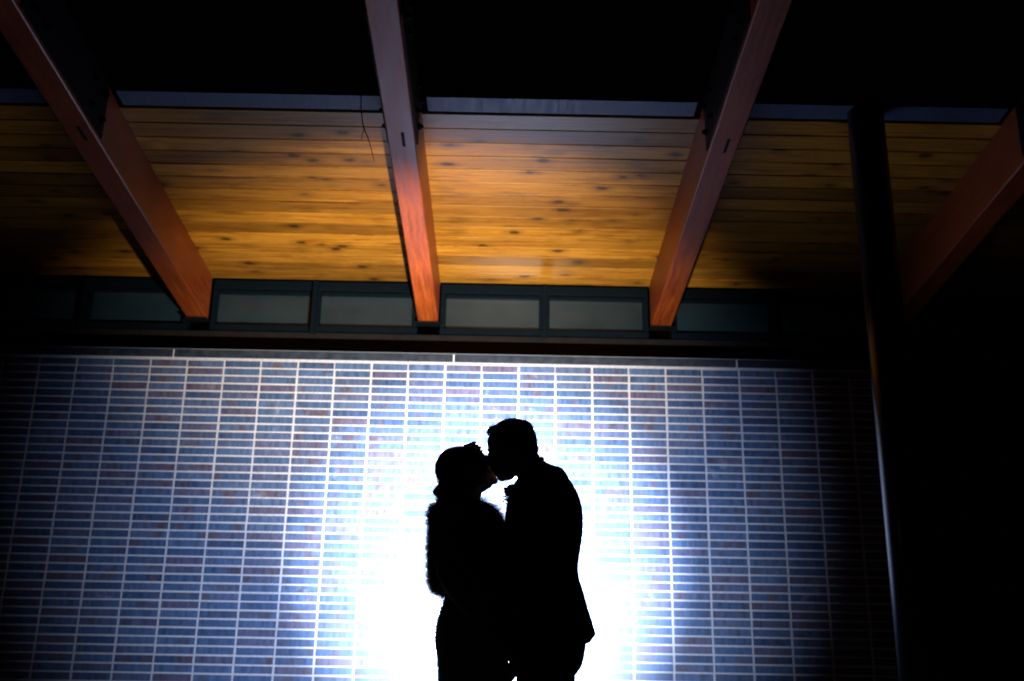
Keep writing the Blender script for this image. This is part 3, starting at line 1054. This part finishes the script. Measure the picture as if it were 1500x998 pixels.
# fitted dress, flaring below the knee
bm = bmesh.new()
ds = [(768, 656, 716, .150, 2.2), (800, 652, 731, .165, 2.2), (830, 652, 731, .145, 2.2), (855, 652, 728, .132, 2.2), (874, 651.5, 741, .128, 2.2),
      (884, 649.6, 743, .13, 2.2), (899, 644.6, 744, .143, 2.2), (913, 639.9, 744, .158, 2.2), (932, 637.6, 744, .172, 2.2), (944, 637.2, 745, .176, 2.2),
      (957, 639.5, 745, .175, 2.2), (971, 641.3, 743, .17, 2.2), (985, 641.8, 739, .165, 2.2), (998, 641.8, 736, .16, 2.2)]
secs = [sec(y, a, b, ry, pw) for y, a, b, ry, pw in ds]
c0 = Vector(secs[-1][0])
rx0 = secs[-1][1]
for z, dx, rx, ry in ((.60, -.005, rx0, .155), (.48, -.015, rx0 * 1.0, .155), (.34, -.035, rx0 * 1.15, .18), (.20, -.08, rx0 * 1.55, .23), (.10, -.12, rx0 * 1.95, .28),
                      (.012, -.16, rx0 * 2.35, .34)):
    secs.append(((c0.x + dx, FY, z), rx, ry, 2.1, 0.0))
loft(bm, secs, n=44)
dress = remeshed('dress', bm, 'dress', br, 0.006, 2)
# beads sewn over the dress
rng = random.Random(77)
cand = [p for p in dress.data.polygons if p.center.z > 0.55]
bm = bmesh.new()
for i in range(1500):
    p = cand[rng.randrange(len(cand))]
    r = rng.uniform(.0022, .0036)
    bmesh.ops.create_icosphere(bm, subdivisions=0 if False else 1, radius=r, matrix=Matrix.Translation(p.center + p.normal * r * .5))
bd = from_bm('beads', bm, 'dress', dress)
bd['kind'] = 'stuff'

# fur stole round shoulders and arms
bm = bmesh.new()
st = [(742, 640, 703, .095, 2.1), (746, 633, 709, .135, 2.2), (751, 630, 718, .165, 2.3), (757, 629, 727, .185, 2.4), (768, 630, 733, .205, 2.5),
      (782, 631, 738, .21, 2.5), (797, 629, 741, .215, 2.5), (816, 629.5, 743, .22, 2.5), (836, 630, 744, .22, 2.5), (852, 629.5, 742, .215, 2.5),
      (860, 631.5, 740, .21, 2.4), (865, 636, 738, .20, 2.4), (868, 643, 734, .18, 2.3)]
loft(bm, [sec(y, a, b, ry, pw) for y, a, b, ry, pw in st], n=48)
rng = random.Random(13)
for i in range(26):        # soft lumps
    y = rng.uniform(760, 850)
    t = rng.uniform(0, 6.28)
    c = q(684 + cs(t) * 39, y, sn(t) * .18)
    ellipsoid(bm, c, (rng.uniform(.02, .028), rng.uniform(.025, .045), rng.uniform(.03, .05)), seg=12)
# rolled collar rising towards the front
for s in (-1, 1):
    tube(bm, [q(646, 744, s * .06), q(668, 748, s * .125), q(692, 751, s * .125), q(712, 753, s * .085), q(725, 762, s * .05), q(734, 779, s * .03)],
         [.020, .024, .024, .022, .019, .016], n=12)
stole = remeshed('fur_stole', bm, 'fur', br, 0.007, 2)
stole['label'] = 'fluffy brown fur stole over shoulders and arms'
o = strands('collar_fur', stole, 'fur', stole, 3500, 0.034, 0.0005, 33, 0.05,
            keep=lambda p: p.center.z > q(715, 772).z and p.center.x > q(700, 760).x)
o['kind'] = 'stuff'
o = strands('fur', stole, 'fur', stole, 38000, 0.023, 0.0005, 21, 0.12)
o['kind'] = 'stuff'

# ------------------------------------------------------------------ flash on a light stand behind the couple
fl = empty('flash_unit', (FLASH_POS.x, FLASH_POS.y, 0), 'battery flash on a light stand hidden behind the kissing couple, aimed at the wall', 'flash')
fdir = (FLASH_AIM - FLASH_POS).normalized()
frot = fdir.to_track_quat('-Z', 'Y')


def fpart(name, bm, mat, loc=(0, 0, 0), rot=None, parent=None):
    o = from_bm(name, bm, mat, parent or fl)
    o.location = loc
    if rot is not None:
        o.rotation_mode = 'QUATERNION'
        o.rotation_quaternion = rot
    return o


hz = FLASH_POS.z
bm = bmesh.new()
chamfer_box(bm, (-.038, -.024, -.028), (.038, .024, .075), .006)
head = fpart('flash_head', bm, 'plastic', (0, 0, hz), frot)
bm = bmesh.new()
chamfer_box(bm, (-.033, -.019, -.032), (.033, .019, -.0285), .001)
fpart('lens', bm, 'lens', (0, 0, 0), None, head)
bm = bmesh.new()
chamfer_box(bm, (-.037, -.085, hz - .17), (.037, -.035, hz - .035), .006)
fpart('flash_body', bm, 'plastic')
bm = bmesh.new()
chamfer_box(bm, (-.015, -.070, hz - .21), (.015, -.035, hz - .1705), .004)
cyl(bm, (0, -.05, .30), (0, -.05, hz - .2105), .011, n=12)
cyl(bm, (0, -.05, .12), (0, -.05, .2995), .015, n=12)
fpart('stand_pole', bm, 'steel_black')
for k in range(3):
    a = 2.094 * k + .5
    bm = bmesh.new()
    cyl(bm, (cs(a) * .017, -.05 + sn(a) * .017, .30), (cs(a) * .36, -.05 + sn(a) * .36, .012), .009, n=10)
    fpart('stand_leg', bm, 'steel_black')


def flash_lamp(name, energy, size_deg, blend, color, radius, aim=None):
    l = bpy.data.lights.new(name, 'SPOT')
    l.energy = energy
    l.spot_size = math.radians(size_deg)
    l.spot_blend = blend
    l.color = color
    l.shadow_soft_size = radius
    o = bpy.data.objects.new(name, l)
    COL.objects.link(o)
    o.parent = fl
    o.location = Vector((0, 0, hz)) + fdir * 0.075
    o.rotation_mode = 'QUATERNION'
    o.rotation_quaternion = ((aim or FLASH_AIM) - FLASH_POS).normalized().to_track_quat('-Z', 'Y')
    return o


flash_lamp('flash_core', 9200, 46, 0.75, (0.60, 0.73, 1.0), 0.03, FLASH_AIM + Vector((0, 0, -0.10)))
flash_lamp('flash_beam', 1700, 80, 1.0, (0.52, 0.69, 1.0), 0.03, FLASH_AIM + Vector((-0.27, 0, 0.05)))
flash_lamp('soffit_fill', 2200, 62, 1.0, (1.0, 0.85, 0.52), 0.05, Vector((-0.62, 9.3, 3.90)))  # added warm fill spot brightening soffit and beam ends; no real fitting behind it
